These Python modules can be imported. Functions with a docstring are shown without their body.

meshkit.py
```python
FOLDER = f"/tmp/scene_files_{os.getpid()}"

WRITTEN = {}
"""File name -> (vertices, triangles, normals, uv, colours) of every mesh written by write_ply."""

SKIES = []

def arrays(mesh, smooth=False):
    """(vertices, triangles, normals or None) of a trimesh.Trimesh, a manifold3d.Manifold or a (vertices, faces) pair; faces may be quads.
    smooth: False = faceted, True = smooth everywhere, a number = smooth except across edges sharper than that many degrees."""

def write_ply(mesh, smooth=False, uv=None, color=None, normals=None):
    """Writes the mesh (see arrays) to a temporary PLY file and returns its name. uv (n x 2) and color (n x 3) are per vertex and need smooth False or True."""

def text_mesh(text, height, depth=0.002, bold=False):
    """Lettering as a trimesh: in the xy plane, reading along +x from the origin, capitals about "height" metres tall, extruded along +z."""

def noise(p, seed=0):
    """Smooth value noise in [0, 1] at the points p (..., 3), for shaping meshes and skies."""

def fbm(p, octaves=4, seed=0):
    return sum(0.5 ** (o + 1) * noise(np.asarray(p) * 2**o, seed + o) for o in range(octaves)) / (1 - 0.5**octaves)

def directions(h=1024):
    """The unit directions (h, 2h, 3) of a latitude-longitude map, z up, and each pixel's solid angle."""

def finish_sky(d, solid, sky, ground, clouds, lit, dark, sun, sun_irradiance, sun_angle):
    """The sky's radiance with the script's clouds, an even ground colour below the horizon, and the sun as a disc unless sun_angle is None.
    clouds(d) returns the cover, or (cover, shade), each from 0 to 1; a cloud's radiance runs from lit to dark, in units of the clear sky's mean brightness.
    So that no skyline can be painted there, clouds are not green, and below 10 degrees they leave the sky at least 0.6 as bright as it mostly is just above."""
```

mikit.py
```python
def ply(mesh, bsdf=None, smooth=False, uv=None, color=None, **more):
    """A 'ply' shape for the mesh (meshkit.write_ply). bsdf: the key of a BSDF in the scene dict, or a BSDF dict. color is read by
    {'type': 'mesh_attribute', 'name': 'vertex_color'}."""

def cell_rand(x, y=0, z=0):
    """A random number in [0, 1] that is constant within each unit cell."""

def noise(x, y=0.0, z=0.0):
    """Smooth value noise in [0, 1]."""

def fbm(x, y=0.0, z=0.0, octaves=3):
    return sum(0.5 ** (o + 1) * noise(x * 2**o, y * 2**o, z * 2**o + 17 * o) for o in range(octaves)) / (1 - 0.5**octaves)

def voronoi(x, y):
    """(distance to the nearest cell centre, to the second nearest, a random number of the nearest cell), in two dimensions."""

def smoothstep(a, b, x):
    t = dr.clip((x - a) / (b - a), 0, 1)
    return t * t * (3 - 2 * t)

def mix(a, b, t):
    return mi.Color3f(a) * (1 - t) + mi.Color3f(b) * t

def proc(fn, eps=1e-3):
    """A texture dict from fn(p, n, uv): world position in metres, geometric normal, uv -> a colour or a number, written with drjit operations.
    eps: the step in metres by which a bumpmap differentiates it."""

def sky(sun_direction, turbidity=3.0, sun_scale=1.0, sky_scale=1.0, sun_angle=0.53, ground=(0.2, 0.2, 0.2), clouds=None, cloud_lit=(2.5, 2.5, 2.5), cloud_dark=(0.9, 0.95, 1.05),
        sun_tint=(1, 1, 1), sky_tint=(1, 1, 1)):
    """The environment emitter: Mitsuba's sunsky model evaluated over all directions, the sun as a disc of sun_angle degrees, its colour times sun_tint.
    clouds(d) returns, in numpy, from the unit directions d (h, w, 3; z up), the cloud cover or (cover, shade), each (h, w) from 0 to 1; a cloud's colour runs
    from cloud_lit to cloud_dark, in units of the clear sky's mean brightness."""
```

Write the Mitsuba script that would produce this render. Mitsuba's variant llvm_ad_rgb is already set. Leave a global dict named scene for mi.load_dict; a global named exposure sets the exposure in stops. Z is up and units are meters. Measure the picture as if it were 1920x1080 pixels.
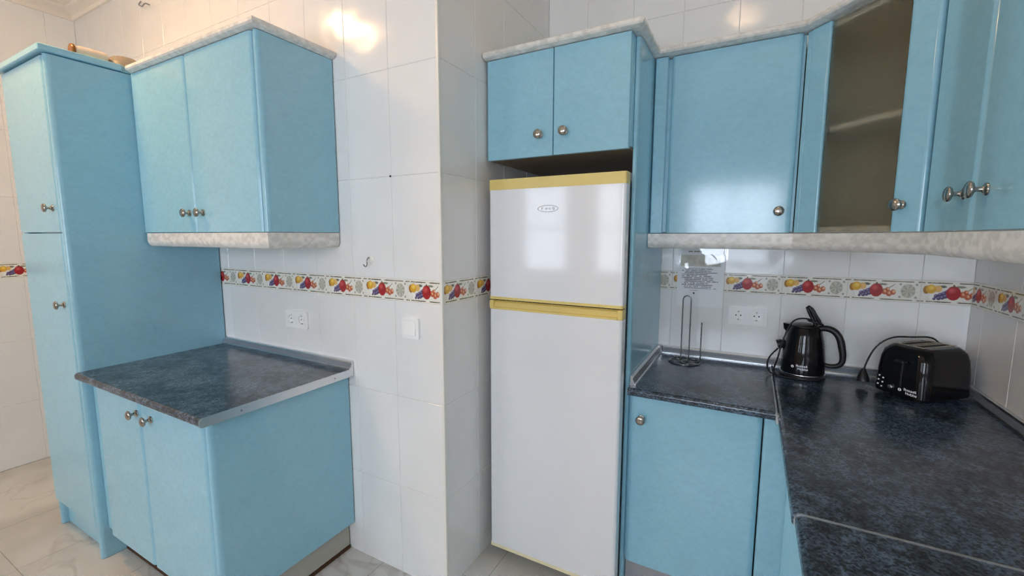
import math, random
import numpy as np, trimesh, mitsuba as mi, drjit as dr
import manifold3d as m3
import mikit, meshkit
from shapely.geometry import Polygon, Point, box as sbox
from shapely import affinity
from mikit import proc, fbm, noise, smoothstep, mix, voronoi

random.seed(7)
T = mi.ScalarTransform4f
scene, labels = {}, {}
scene['type'] = 'scene'

# ------------------------------------------------------------------ camera, light, exposure
CAM = np.array([0.9985, -1.2891, 1.4297])
FWD = np.array([-0.47547, 0.87177, -0.11749])
UP = np.array([-0.0576, 0.1025, 0.9931])
scene['camera'] = {'type': 'perspective', 'fov_axis': 'x', 'fov': math.degrees(2 * math.atan(960 / 821.58)),
                   'near_clip': 0.02, 'far_clip': 50.0,
                   'to_world': T().look_at(origin=CAM.tolist(), target=(CAM + FWD).tolist(), up=UP.tolist())}
exposure = 0.88
DAY = [(2.7, 3.05, 3.5), (2.7, 3.05, 3.5), (5.2, 5.9, 6.9)]     # daylight in the panes of each window
LAMP = (42.0, 24.0, 10.0)        # warm ceiling lamps
SPOT = (14.0, 9.0, 5.0)

# ------------------------------------------------------------------ materials
def lin(h):
    c = [int(h[i:i + 2], 16) / 255 for i in (1, 3, 5)]
    return [x / 12.92 if x <= 0.04045 else ((x + 0.055) / 1.055) ** 2.4 for x in c]

def rgb(c): return {'type': 'rgb', 'value': list(c)}

def two(d): return {'type': 'twosided', 'bsdf': d}

def princ(name, color, rough, spec=0.5, metal=0.0, **kw):
    c = color if isinstance(color, dict) else rgb(color)
    d = {'type': 'principled', 'base_color': c, 'roughness': rough, 'metallic': metal, **kw}
    if metal == 0.0: d['specular'] = spec
    scene[name] = two(d)

def f_blue(p, n, uv):
    a = fbm(p.x * 75, p.y * 75, p.z * 75, 3)
    b = fbm(p.x * 14 + 5, p.y * 14, p.z * 14, 2)
    s = 0.95 + 0.05 * a + 0.05 * b
    return mix((0.245, 0.485, 0.600), (0.275, 0.515, 0.630), a) * s

def f_worktop(p, n, uv):
    a = fbm(p.x * 9 + 3, p.y * 9, p.z * 9, 4)
    b = fbm(p.x * 48, p.y * 48, p.z * 48, 4)
    c = fbm(p.x * 210, p.y * 210, p.z * 210, 2)
    t = smoothstep(0.36, 0.66, a * 0.5 + b * 0.5)
    base = mix((0.014, 0.023, 0.037), (0.056, 0.088, 0.128), t)
    base = base * (0.30 + 1.4 * smoothstep(0.32, 0.68, c))
    return mix(base, (0.17, 0.19, 0.21), 0.35 * smoothstep(0.66, 0.8, c) * smoothstep(0.45, 0.6, b))

def f_moulding(p, n, uv):
    a = fbm(p.x * 60, p.y * 60, p.z * 60, 4)
    return mix((0.58, 0.565, 0.53), (0.72, 0.705, 0.665), smoothstep(0.3, 0.7, a))

def f_tile(p, n, uv):
    a = fbm(p.x * 5, p.y * 5, p.z * 5, 3)
    return mix((0.78, 0.775, 0.765), (0.84, 0.835, 0.825), a)

def f_wave(p, n, uv):
    return fbm(p.x * 9 + 2, p.y * 9, p.z * 9, 2)

def f_floor(p, n, uv):
    w = fbm(p.x * 3, p.y * 3, 1.0, 3)
    v1 = dr.abs(fbm(p.x * 2.2 + w * 1.4 + p.y * 1.5, p.y * 3.4 - p.x, 7.0, 4) - 0.5)
    v2 = dr.abs(fbm(p.x * 5 - w, p.y * 4.2 + 2.0 * p.x, 3.0, 3) - 0.5)
    vein = (1 - smoothstep(0.0, 0.035, v1)) * smoothstep(0.35, 0.6, w) + 0.5 * (1 - smoothstep(0.0, 0.03, v2)) * smoothstep(0.45, 0.65, w)
    base = mix((0.48, 0.465, 0.43), (0.60, 0.585, 0.55), smoothstep(0.3, 0.62, w))
    return mix(base, (0.27, 0.235, 0.20), dr.clip(vein * 0.38, 0, 0.6))

def f_border(p, n, uv):
    U = uv.x - dr.floor(uv.x)
    X, Y = U * 2.6, uv.y
    def el(cx, cy, rx, ry, s=0.12):
        d = dr.sqrt(dr.square((X - cx) / rx) + dr.square((Y - cy) / ry))
        return 1 - smoothstep(1 - s, 1 + s, d)
    nz = fbm(X * 9, Y * 9, 2.0, 3)
    c = mix((0.76, 0.73, 0.64), (0.84, 0.82, 0.76), nz)
    # broken dark lines along the two long edges
    gap = smoothstep(0.03, 0.05, dr.abs(U - 0.43)) * smoothstep(0.02, 0.035, dr.abs(U - 0.93)) * smoothstep(0.012, 0.02, dr.abs(U - 0.06))
    lines = (1 - smoothstep(0.016, 0.03, dr.abs(Y - 0.915))) + (1 - smoothstep(0.016, 0.03, dr.abs(Y - 0.085)))
    c = mix(c, mix((0.10, 0.09, 0.07), (0.34, 0.31, 0.22), noise(X * 5, 3.0)), dr.clip(lines, 0, 1) * gap)
    # round medallion with petals, small corner flowers
    a = dr.atan2(Y - 0.5, X - 2.17)
    pet = 0.5 + 0.5 * dr.sin(a * 7 + nz * 3)
    c = mix(c, mix((0.33, 0.34, 0.27), (0.62, 0.59, 0.50), pet * 0.7 + 0.3 * nz), el(2.17, 0.5, 0.25, 0.31, 0.08))
    for cx in (1.90, 2.45):
        for cy in (0.80, 0.22):
            c = mix(c, (0.22, 0.24, 0.22), 0.8 * el(cx, cy, 0.045, 0.05, 0.4))
    # leaves and twigs
    c = mix(c, (0.07, 0.07, 0.04), el(0.70, 0.76, 0.13, 0.06, 0.3) * 0.9)
    c = mix(c, (0.10, 0.11, 0.05), el(1.28, 0.77, 0.16, 0.05, 0.3) * 0.8)
    tw = 1 - smoothstep(0.012, 0.03, dr.abs((Y - 0.62) - 0.9 * (X - 1.52)))
    c = mix(c, (0.16, 0.10, 0.06), tw * smoothstep(1.45, 1.5, X) * (1 - smoothstep(1.68, 1.72, X)) * 0.8)
    # orange and yellow fruit
    c = mix(c, (0.36, 0.17, 0.03), el(0.18, 0.60, 0.11, 0.18))
    c = mix(c, (0.74, 0.46, 0.16), el(0.56, 0.66, 0.13, 0.15))
    c = mix(c, mix((0.68, 0.36, 0.03), (0.86, 0.60, 0.12), el(0.34, 0.70, 0.09, 0.09, 0.8)), el(0.33, 0.64, 0.17, 0.20))
    # white blossom
    c = mix(c, (0.86, 0.86, 0.82), el(0.36, 0.30, 0.07, 0.12, 0.3) * 0.9)
    # grapes
    for gx, gy, gr in ((0.52, 0.34, .075), (0.64, 0.40, .08), (0.76, 0.46, .085), (0.60, 0.24, .07), (0.72, 0.28, .075), (0.82, 0.34, .08), (0.46, 0.22, .055), (0.84, 0.55, .06)):
        g = el(gx, gy, gr, gr * 1.15, 0.25)
        hi = el(gx - 0.02, gy + 0.03, gr * 0.45, gr * 0.5, 0.8)
        c = mix(c, mix((0.07, 0.05, 0.13), (0.28, 0.22, 0.42), hi), g)
    # cherries
    for gx, gy, gr in ((1.36, 0.44, .11), (1.52, 0.36, .11), (1.66, 0.42, .10), (1.46, 0.54, .08)):
        g = el(gx, gy, gr, gr * 1.25, 0.2)
        hi = el(gx + 0.03, gy + 0.03, gr * 0.5, gr * 0.55, 0.8)
        c = mix(c, mix((0.46, 0.10, 0.04), (0.80, 0.48, 0.30), hi), g)
    # red apple
    ap = el(1.06, 0.49, 0.235, 0.31, 0.07)
    hi = el(1.00, 0.60, 0.10, 0.10, 0.9)
    c = mix(c, mix((0.33, 0.012, 0.018), (0.62, 0.10, 0.10), hi * 0.8 + nz * 0.15), ap)
    return mix(c, (0.12, 0.07, 0.03), el(1.06, 0.80, 0.03, 0.06, 0.3))

def f_notice(p, n, uv):
    x, y = uv.x, uv.y
    paper = mi.Color3f(0.84, 0.85, 0.87)
    row = y * 34.0
    k = dr.floor(row)
    on = (1 - smoothstep(0.22, 0.42, dr.abs(row - k - 0.5))) * smoothstep(0.30, 0.31, y) * (1 - smoothstep(0.655, 0.66, y))
    length = 0.66 + 0.24 * mikit.cell_rand(k, 3)
    start = 0.10 + 0.06 * (mikit.cell_rand(k, 9) > 0.6)
    wide = smoothstep(start, start + 0.005, x) * (1 - smoothstep(length, length + 0.005, x))
    words = smoothstep(0.22, 0.34, noise(x * 60, k * 7.3))
    c = mix(paper, (0.12, 0.12, 0.16), on * wide * words * 0.75)
    # pale printed picture band and a heading bar
    band = smoothstep(0.67, 0.69, y) * (1 - smoothstep(0.86, 0.88, y)) * smoothstep(0.05, 0.08, x) * (1 - smoothstep(0.90, 0.94, x))
    pic = fbm(x * 14, y * 20, 1.0, 3)
    c = mix(c, mix((0.34, 0.32, 0.26), (0.72, 0.70, 0.60), pic), band * 0.85)
    head = (1 - smoothstep(0.006, 0.010, dr.abs(y - 0.925))) * smoothstep(0.22, 0.23, x) * (1 - smoothstep(0.50, 0.51, x)) * smoothstep(0.25, 0.35, noise(x * 55, 2.0))
    c = mix(c, (0.08, 0.08, 0.08), head)
    foot = (1 - smoothstep(0.003, 0.006, dr.abs(y - 0.272))) * smoothstep(0.28, 0.29, x) * (1 - smoothstep(0.46, 0.47, x))
    c = mix(c, (0.40, 0.16, 0.12), foot * 0.7)
    dot = 1 - smoothstep(0.018, 0.026, dr.sqrt(dr.square(x - 0.38) + dr.square((y - 0.225) * 1.3)))
    return mix(c, (0.05, 0.05, 0.05), dot)

princ('mat_blue', proc(f_blue), 0.13, 0.5, clearcoat=0.35, clearcoat_gloss=0.92)
princ('mat_blue_edge', lin('#8fbfcf'), 0.25)
princ('mat_worktop', proc(f_worktop), 0.20, 0.62)
princ('mat_moulding', proc(f_moulding), 0.35, 0.45)
scene['mat_tile'] = two({'type': 'bumpmap', 'scale': 0.0022, 'arbitrary': proc(f_wave, 4e-3),
                         'bsdf': {'type': 'roughplastic', 'alpha': 0.025, 'diffuse_reflectance': proc(f_tile)}})
princ('mat_grout', (0.66, 0.635, 0.60), 0.8, 0.2)
princ('mat_border', proc(f_border), 0.12, 0.5)
princ('mat_floor', proc(f_floor), 0.22, 0.4)
princ('mat_floor_joint', (0.30, 0.28, 0.25), 0.8, 0.2)
princ('mat_ceiling', (0.78, 0.715, 0.64), 0.85, 0.2)
princ('mat_cream_trim', (0.79, 0.775, 0.72), 0.35, 0.4)
princ('mat_fridge', (0.74, 0.745, 0.765), 0.09, 0.55)
princ('mat_fridge_yellow', lin('#d8c174'), 0.32, 0.45)
princ('mat_fridge_cream', lin('#e2d8b4'), 0.35, 0.45)
princ('mat_gasket', (0.33, 0.33, 0.33), 0.5, 0.4)
princ('mat_dark_gap', (0.03, 0.03, 0.03), 0.7, 0.2)
princ('mat_badge', (0.26, 0.25, 0.24), 0.3, metal=0.6)
princ('mat_pewter', (0.42, 0.39, 0.35), 0.18, metal=1.0)
princ('mat_chrome', (0.78, 0.78, 0.79), 0.12, metal=1.0)
princ('mat_aluminium', (0.72, 0.73, 0.75), 0.28, metal=1.0)
princ('mat_wire', (0.30, 0.30, 0.31), 0.18, metal=1.0)
princ('mat_infill', (0.16, 0.18, 0.21), 0.15, 0.7)
princ('mat_plinth', (0.40, 0.375, 0.33), 0.45, 0.4)
princ('mat_plinth_metal', (0.36, 0.37, 0.40), 0.35, metal=0.5)
princ('mat_seal', (0.055, 0.022, 0.008), 0.5, 0.3)
princ('mat_carcass_inside', (0.76, 0.71, 0.55), 0.5, 0.3)
princ('mat_shelf_edge', (0.70, 0.69, 0.64), 0.4, 0.4)
princ('mat_brown_board', (0.17, 0.135, 0.095), 0.6, 0.3)
princ('mat_white_plastic', (0.87, 0.87, 0.855), 0.28, 0.5)
princ('mat_socket_dark', (0.02, 0.02, 0.02), 0.5, 0.3)
princ('mat_black_gloss', (0.005, 0.005, 0.006), 0.07, 0.32)
princ('mat_black', (0.012, 0.012, 0.013), 0.38, 0.4)
princ('mat_print_white', (0.80, 0.81, 0.84), 0.5, 0.3)
princ('mat_slot_metal', (0.60, 0.53, 0.42), 0.35, metal=0.9)
princ('mat_amber', (0.20, 0.075, 0.006), 0.25, 0.5)
princ('mat_pale_jar', (0.60, 0.52, 0.44), 0.35, 0.4)
princ('mat_brown_bowl', (0.25, 0.215, 0.175), 0.4, 0.4)
princ('mat_notice', proc(f_notice), 0.7, 0.2)
princ('mat_plain_wall', (0.80, 0.77, 0.72), 0.7, 0.3)
princ('mat_lamp_rim', (0.75, 0.75, 0.73), 0.4, 0.4)
scene['mat_glass_corner'] = {'type': 'roughdielectric', 'int_ior': 1.5, 'alpha': 0.12, 'distribution': 'ggx',
                             'specular_transmittance': rgb((0.92, 0.905, 0.85)), 'specular_reflectance': rgb((0.7, 0.7, 0.7))}
scene['mat_sleeve'] = {'type': 'thindielectric', 'int_ior': 1.45}

# ------------------------------------------------------------------ mesh helpers
def hull(pts):
    return trimesh.Trimesh(*(lambda h: (h.vertices, h.faces))(trimesh.PointCloud(np.asarray(pts, float)).convex_hull))

def bx(x0, x1, y0, y1, z0, z1, c=0.0015):
    """box with chamfered edges"""
    c = min(c, (x1 - x0) / 3, (y1 - y0) / 3, (z1 - z0) / 3)
    if c <= 0:
        return hull([(x, y, z) for x in (x0, x1) for y in (y0, y1) for z in (z0, z1)])
    pts = []
    for sx in (0, 1):
        for sy in (0, 1):
            for sz in (0, 1):
                P = [(x0, x1)[sx], (y0, y1)[sy], (z0, z1)[sz]]
                I = [P[0] + (c, -c)[sx], P[1] + (c, -c)[sy], P[2] + (c, -c)[sz]]
                pts += [(P[0], I[1], I[2]), (I[0], P[1], I[2]), (I[0], I[1], P[2])]
    return hull(pts)

def cat(*ms):
    return trimesh.util.concatenate([m for m in ms])

def tf(m, M):
    m = m.copy(); m.apply_transform(M); return m

def mv(m, x, y, z): return tf(m, trimesh.transformations.translation_matrix((x, y, z)))

def rot(deg, ax, at=(0, 0, 0)): return trimesh.transformations.rotation_matrix(math.radians(deg), ax, at)

def poly(pts): return Polygon(pts)

def extrude(pg, h): return trimesh.creation.extrude_polygon(pg, h, engine='earcut')

def prism_z(pts, z0, z1): return mv(extrude(Polygon(pts) if not hasattr(pts, 'exterior') else pts, z1 - z0), 0, 0, z0)

def prism_x(pts_yz, x0, x1):
    """profile in (y,z) extruded along x"""
    m = extrude(Polygon(pts_yz) if not hasattr(pts_yz, 'exterior') else pts_yz, x1 - x0)
    v = m.vertices
    return trimesh.Trimesh(np.stack([v[:, 2] + x0, v[:, 0], v[:, 1]], 1), m.faces)

def prism_y(pts_xz, y0, y1):
    m = extrude(Polygon(pts_xz) if not hasattr(pts_xz, 'exterior') else pts_xz, y1 - y0)
    v = m.vertices
    return trimesh.Trimesh(np.stack([v[:, 0], y1 - v[:, 2], v[:, 1]], 1), m.faces)

def rrect(x0, x1, y0, y1, r, seg=6):
    return sbox(x0 + r, y0 + r, x1 - r, y1 - r).buffer(r, quad_segs=seg)

def slab(x0, x1, z0, z1, yf, t=0.019, r=0.011, rl=True, rr=True):
    """door slab: front face at y=yf (facing -y), vertical front edges rolled over"""
    P = []
    rx = r * 1.4 if r >= 0.01 and x1 - x0 > 0.1 else r
    if rl: P += [(x0 + rx - rx * math.cos(a), yf + r - r * math.sin(a)) for a in np.linspace(0, math.pi / 2, 9)]
    else: P += [(x0, yf + 0.001), (x0 + 0.001, yf)]
    if rr: P += [(x1 - rx + rx * math.sin(a), yf + r - r * math.cos(a)) for a in np.linspace(0, math.pi / 2, 9)]
    else: P += [(x1 - 0.001, yf), (x1, yf + 0.001)]
    P += [(x1, yf + t), (x0, yf + t)]
    return prism_z(P, z0, z1)

def tube(pts, r, n=8, closed=False):
    pts = np.asarray(pts, float)
    N = len(pts)
    tan = np.gradient(pts, axis=0) if not closed else (np.roll(pts, -1, 0) - np.roll(pts, 1, 0))
    tan /= np.linalg.norm(tan, axis=1, keepdims=True)
    a = np.array([0, 0, 1.0]) if abs(tan[0][2]) < 0.9 else np.array([1.0, 0, 0])
    u = np.cross(tan[0], a); u /= np.linalg.norm(u)
    V = []
    rr = np.broadcast_to(r, N)
    for i in range(N):
        u = u - tan[i] * (u @ tan[i]); u /= np.linalg.norm(u)
        w = np.cross(tan[i], u)
        for k in range(n):
            t = 2 * math.pi * k / n
            V.append(pts[i] + rr[i] * (math.cos(t) * u + math.sin(t) * w))
    F = []
    for i in range(N if closed else N - 1):
        j = (i + 1) % N
        for k in range(n):
            l = (k + 1) % n
            F += [(i * n + k, i * n + l, j * n + l), (i * n + k, j * n + l, j * n + k)]
    if not closed:
        V += [pts[0], pts[-1]]
        for k in range(n):
            l = (k + 1) % n
            F += [(N * n, l, k), (N * n + 1, (N - 1) * n + k, (N - 1) * n + l)]
    return trimesh.Trimesh(np.array(V), np.array(F), process=False)

def spline(pts, n=40):
    from scipy.interpolate import CubicSpline
    pts = np.asarray(pts, float)
    s = np.concatenate([[0], np.cumsum(np.linalg.norm(np.diff(pts, axis=0), axis=1))])
    return CubicSpline(s, pts)(np.linspace(0, s[-1], n))

def lathe(prof, n=32):
    """prof: (r, z) rows, about z"""
    prof = np.asarray(prof, float)
    V, F = [], []
    for r, z in prof:
        for k in range(n):
            t = 2 * math.pi * k / n
            V.append((r * math.cos(t), r * math.sin(t), z))
    for i in range(len(prof) - 1):
        for k in range(n):
            l = (k + 1) % n
            F += [(i * n + k, i * n + l, (i + 1) * n + l), (i * n + k, (i + 1) * n + l, (i + 1) * n + k)]
    m = trimesh.Trimesh(np.array(V), np.array(F), process=False)
    m.merge_vertices(); m.update_faces(m.nondegenerate_faces())
    return m

def sweep(path, prof):
    """profile of (offset to the left of travel, z) along a mitred plan path"""
    path = np.asarray(path, float)
    n = len(path)
    d = np.diff(path, axis=0); d /= np.linalg.norm(d, axis=1, keepdims=True)
    nl = np.stack([-d[:, 1], d[:, 0]], 1)
    mit = []
    for i in range(n):
        if i == 0: mit.append(nl[0])
        elif i == n - 1: mit.append(nl[-1])
        else:
            b = nl[i - 1] + nl[i]; b /= np.linalg.norm(b)
            mit.append(b / (b @ nl[i]))
    V = [(path[i][0] + mit[i][0] * o, path[i][1] + mit[i][1] * o, z) for i in range(n) for o, z in prof]
    k = len(prof); F = []
    for i in range(n - 1):
        for a in range(k):
            b = (a + 1) % k
            F += [(i * k + a, (i + 1) * k + a, (i + 1) * k + b), (i * k + a, (i + 1) * k + b, i * k + b)]
    for a in range(1, k - 1):
        F += [(0, a, a + 1), ((n - 1) * k, (n - 1) * k + a + 1, (n - 1) * k + a)]
    m = trimesh.Trimesh(np.array(V), np.array(F), process=False)
    m.fix_normals()
    return m

# ------------------------------------------------------------------ scene helpers
def fresh(key):
    if key not in scene and key not in labels: return key
    k = 1
    while f'{key}_{k:03d}' in scene or f'{key}_{k:03d}' in labels: k += 1
    return f'{key}_{k:03d}'

taken = set()
def unique(key):
    k, out = 0, key
    while out in taken:
        k += 1; out = f'{key}_{k:03d}'
    taken.add(out)
    return out

def thing(name, label, category, group=None, kind=None):
    key = unique(name)
    labels[key] = {'label': label}
    if category: labels[key]['category'] = category
    if group: labels[key]['group'] = group
    if kind: labels[key]['kind'] = kind
    return key

def put(parent, name, mesh, mat, smooth=30, label=None, kind=None, **kw):
    key = unique(f'{parent}__{name}')
    scene[key] = mikit.ply(mesh, mat, smooth, **kw)
    if label or kind:
        labels[key] = {}
        if label: labels[key]['label'] = label
        if kind: labels[key]['kind'] = kind
    return key

def own(key, mesh, mat, smooth=30, **kw):
    scene[key] = mikit.ply(mesh, mat, smooth, **kw)
    return key

# ------------------------------------------------------------------ the room
XL, XR, YA, YB, YF, ZC = -2.933, 1.728, 0.0, 0.945, -3.2, 2.885
G = 0.0018     # grout recess

def struct(name, label, category):
    return thing(name, label, category, kind='structure')

w_back = struct('wall_back', 'white tiled wall with a fruit border between the tall cupboard and the projecting corner', 'wall')
own(w_back, bx(XL - 0.1, 0.0 - G, YA + G, YB + 0.1, 0, ZC, 0), 'mat_grout', False)
w_side = struct('wall_pillar', 'shaded tiled return of the wall beside the fridge', 'wall')
own(w_side, bx(-0.02, -G, YA + G, YB + 0.05, 0, ZC, 0), 'mat_grout', False)
w_alc = struct('wall_recess', 'tiled wall behind the kettle, toaster and right-hand wall cupboards', 'wall')
own(w_alc, bx(-G, XR + 0.1, YB + G, YB + 0.1, 0, ZC, 0), 'mat_grout', False)
w_right = struct('wall_right', 'tiled wall behind the long worktop on the toaster side', 'wall')
own(w_right, bx(XR + G, XR + 0.1, YF, YB + 0.05, 0, ZC, 0), 'mat_grout', False)
w_left = struct('wall_left', 'tiled wall with fruit border on the far side of the tall cupboard', 'wall')
own(w_left, bx(XL - 0.1, XL - G, YF, YA + 0.05, 0, ZC, 0), 'mat_grout', False)
floor = struct('floor', 'cream marble tiled floor', 'floor')
own(floor, bx(XL - 0.1, XR + 0.1, YF - 0.1, YB + 0.1, -0.1, -0.002, 0), 'mat_floor_joint', False)
ceil = struct('ceiling', 'plain cream painted ceiling', 'ceiling')
own(ceil, bx(XL - 0.1, XR + 0.1, YF - 0.1, YB + 0.1, ZC, ZC + 0.1, 0), 'mat_ceiling', False)

# the wall with the windows, behind the photographer
WIN = [(-1.60, -0.97, 0.98, 2.08), (-0.64, -0.28, 0.98, 2.08), (0.28, 1.28, 0.95, 2.05)]
w_front = struct('wall_front', 'plain wall with the windows, opposite the cupboards', 'wall')
wf = sbox(XL - 0.1, 0, XR + 0.1, ZC)
for a, b, c, d in WIN: wf = wf.difference(sbox(a, c, b, d))
own(w_front, prism_y(wf, YF - 0.1, YF), 'mat_plain_wall', False)
for i, (a, b, c, d) in enumerate(WIN):
    wk = struct(f'window_{i + 1}', ('white framed two-pane window facing the wall with the square worktop', 'narrow white framed window between the two wider ones', 'wide white framed window facing the kettle worktop')[i], 'window')
    fr = [bx(a, b, YF - 0.08, YF - 0.02, c, c + 0.045), bx(a, b, YF - 0.08, YF - 0.02, d - 0.045, d),
          bx(a, a + 0.045, YF - 0.08, YF - 0.02, c, d), bx(b - 0.045, b, YF - 0.08, YF - 0.02, c, d)]
    put(wk, 'frame', cat(*fr), 'mat_white_plastic')
    nx = 2 if b - a > 0.8 else 1
    xs = np.linspace(a + 0.045, b - 0.045, nx + 1)
    zs = np.linspace(c + 0.045, d - 0.045, 3)
    bars = [bx(a + 0.04, b - 0.04, YF - 0.07, YF - 0.03, zs[1] - 0.015, zs[1] + 0.015)]
    if nx == 2: bars.append(bx(xs[1] - 0.02, xs[1] + 0.02, YF - 0.07, YF - 0.03, c + 0.04, d - 0.04))
    put(wk, 'glazing_bar', cat(*bars), 'mat_white_plastic')
    for p in range(nx):
        for q in range(2):
            v = np.array([(xs[p], YF - 0.05, zs[q]), (xs[p + 1], YF - 0.05, zs[q]), (xs[p + 1], YF - 0.05, zs[q + 1]), (xs[p], YF - 0.05, zs[q + 1])])
            k = put(wk, 'pane', trimesh.Trimesh(v, [[0, 2, 1], [0, 3, 2]], process=False), 'mat_white_plastic', False)
            scene[k]['emitter'] = {'type': 'area', 'radiance': rgb(DAY[i])}

# wall tiles, each a piece with its own edges
TH = 0.006
def tile_mesh(w, h):
    g, c = 0.0009, 0.0012
    x0, x1, z0, z1 = g, w - g, g, h - g
    P = [(x, TH, z) for x in (x0, x1) for z in (z0, z1)] + [(x, c, z) for x in (x0, x1) for z in (z0, z1)]
    P += [(x, 0, z) for x in (x0 + c, x1 - c) for z in (z0 + c, z1 - c)]
    return hull(P)
_tm = {}
def tile_dict(w, h, mat, u0=None, u1=None):
    k = (round(w, 4), round(h, 4), mat, u0, u1)
    if k not in _tm:
        m = tile_mesh(w, h)
        if u0 is None: _tm[k] = mikit.ply(m, mat, False)
        else:
            v = m.vertices
            _tm[k] = mikit.ply(m, mat, False, uv=np.stack([u0 + (u1 - u0) * v[:, 0] / w, v[:, 2] / h], 1))
    return _tm[k]
def place(parent, name, d, M):
    key = unique(f'{parent}__{name}')
    scene[key] = {**d, 'to_world': M}
    return key
ROWS = [(0.0, 0.393), (0.393, 0.783), (0.783, 1.175), (1.262, 1.657), (1.657, 2.050), (2.050, 2.442), (2.442, ZC)]
BZ = (1.175, 1.262)
PITCH = 0.2285
def frange(a, b, first):
    """cuts between a and b with a joint at 'first'"""
    e = [a] + [first + k * PITCH for k in range(-60, 60) if a + 0.004 < first + k * PITCH < b - 0.004] + [b]
    return list(zip(e[:-1], e[1:]))
def tiles(parent, cols, M, hidden=lambda u0, u1, z0, z1: False):
    for z0, z1 in ROWS:
        for u0, u1 in cols:
            if hidden(u0, u1, z0, z1): continue
            place(parent, 'tile', tile_dict(u1 - u0, z1 - z0, 'mat_tile'), M(u0, z0))
def border(parent, a, b, first, M, hidden=lambda u0, u1: False):
    for u0, u1 in frange(a, b, first):
        if hidden(u0, u1): continue
        ph = (u0 - first) / PITCH
        f0 = ph - math.floor(ph + 1e-6)
        place(parent, 'border_tile', tile_dict(u1 - u0, BZ[1] - BZ[0], 'mat_border', round(f0, 4), round(min(0.9999, f0 + (u1 - u0) / PITCH), 4)), M(u0, BZ[0]))
MA = lambda u, z: T().translate([u, YA, z])
MB = lambda u, z: T().translate([u, YB, z])
MS = lambda u, z: T().translate([0, u, z]).rotate([0, 0, 1], 90)
MR = lambda u, z: T().translate([XR, u, z]).rotate([0, 0, 1], -90)     # local +x runs towards -y
ML = lambda u, z: T().translate([XL, u, z]).rotate([0, 0, 1], 90)
tiles(w_back, frange(XL, -0.004, -0.235), MA,
      lambda a, b, z0, z1: (a > -1.93 and b < -1.47 and z1 < 2.1) or (a > -1.45 and b < -0.56 and z1 < 0.82) or (a > -1.45 and b < -0.60 and z0 > 1.5 and z1 < 2.1))
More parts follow.
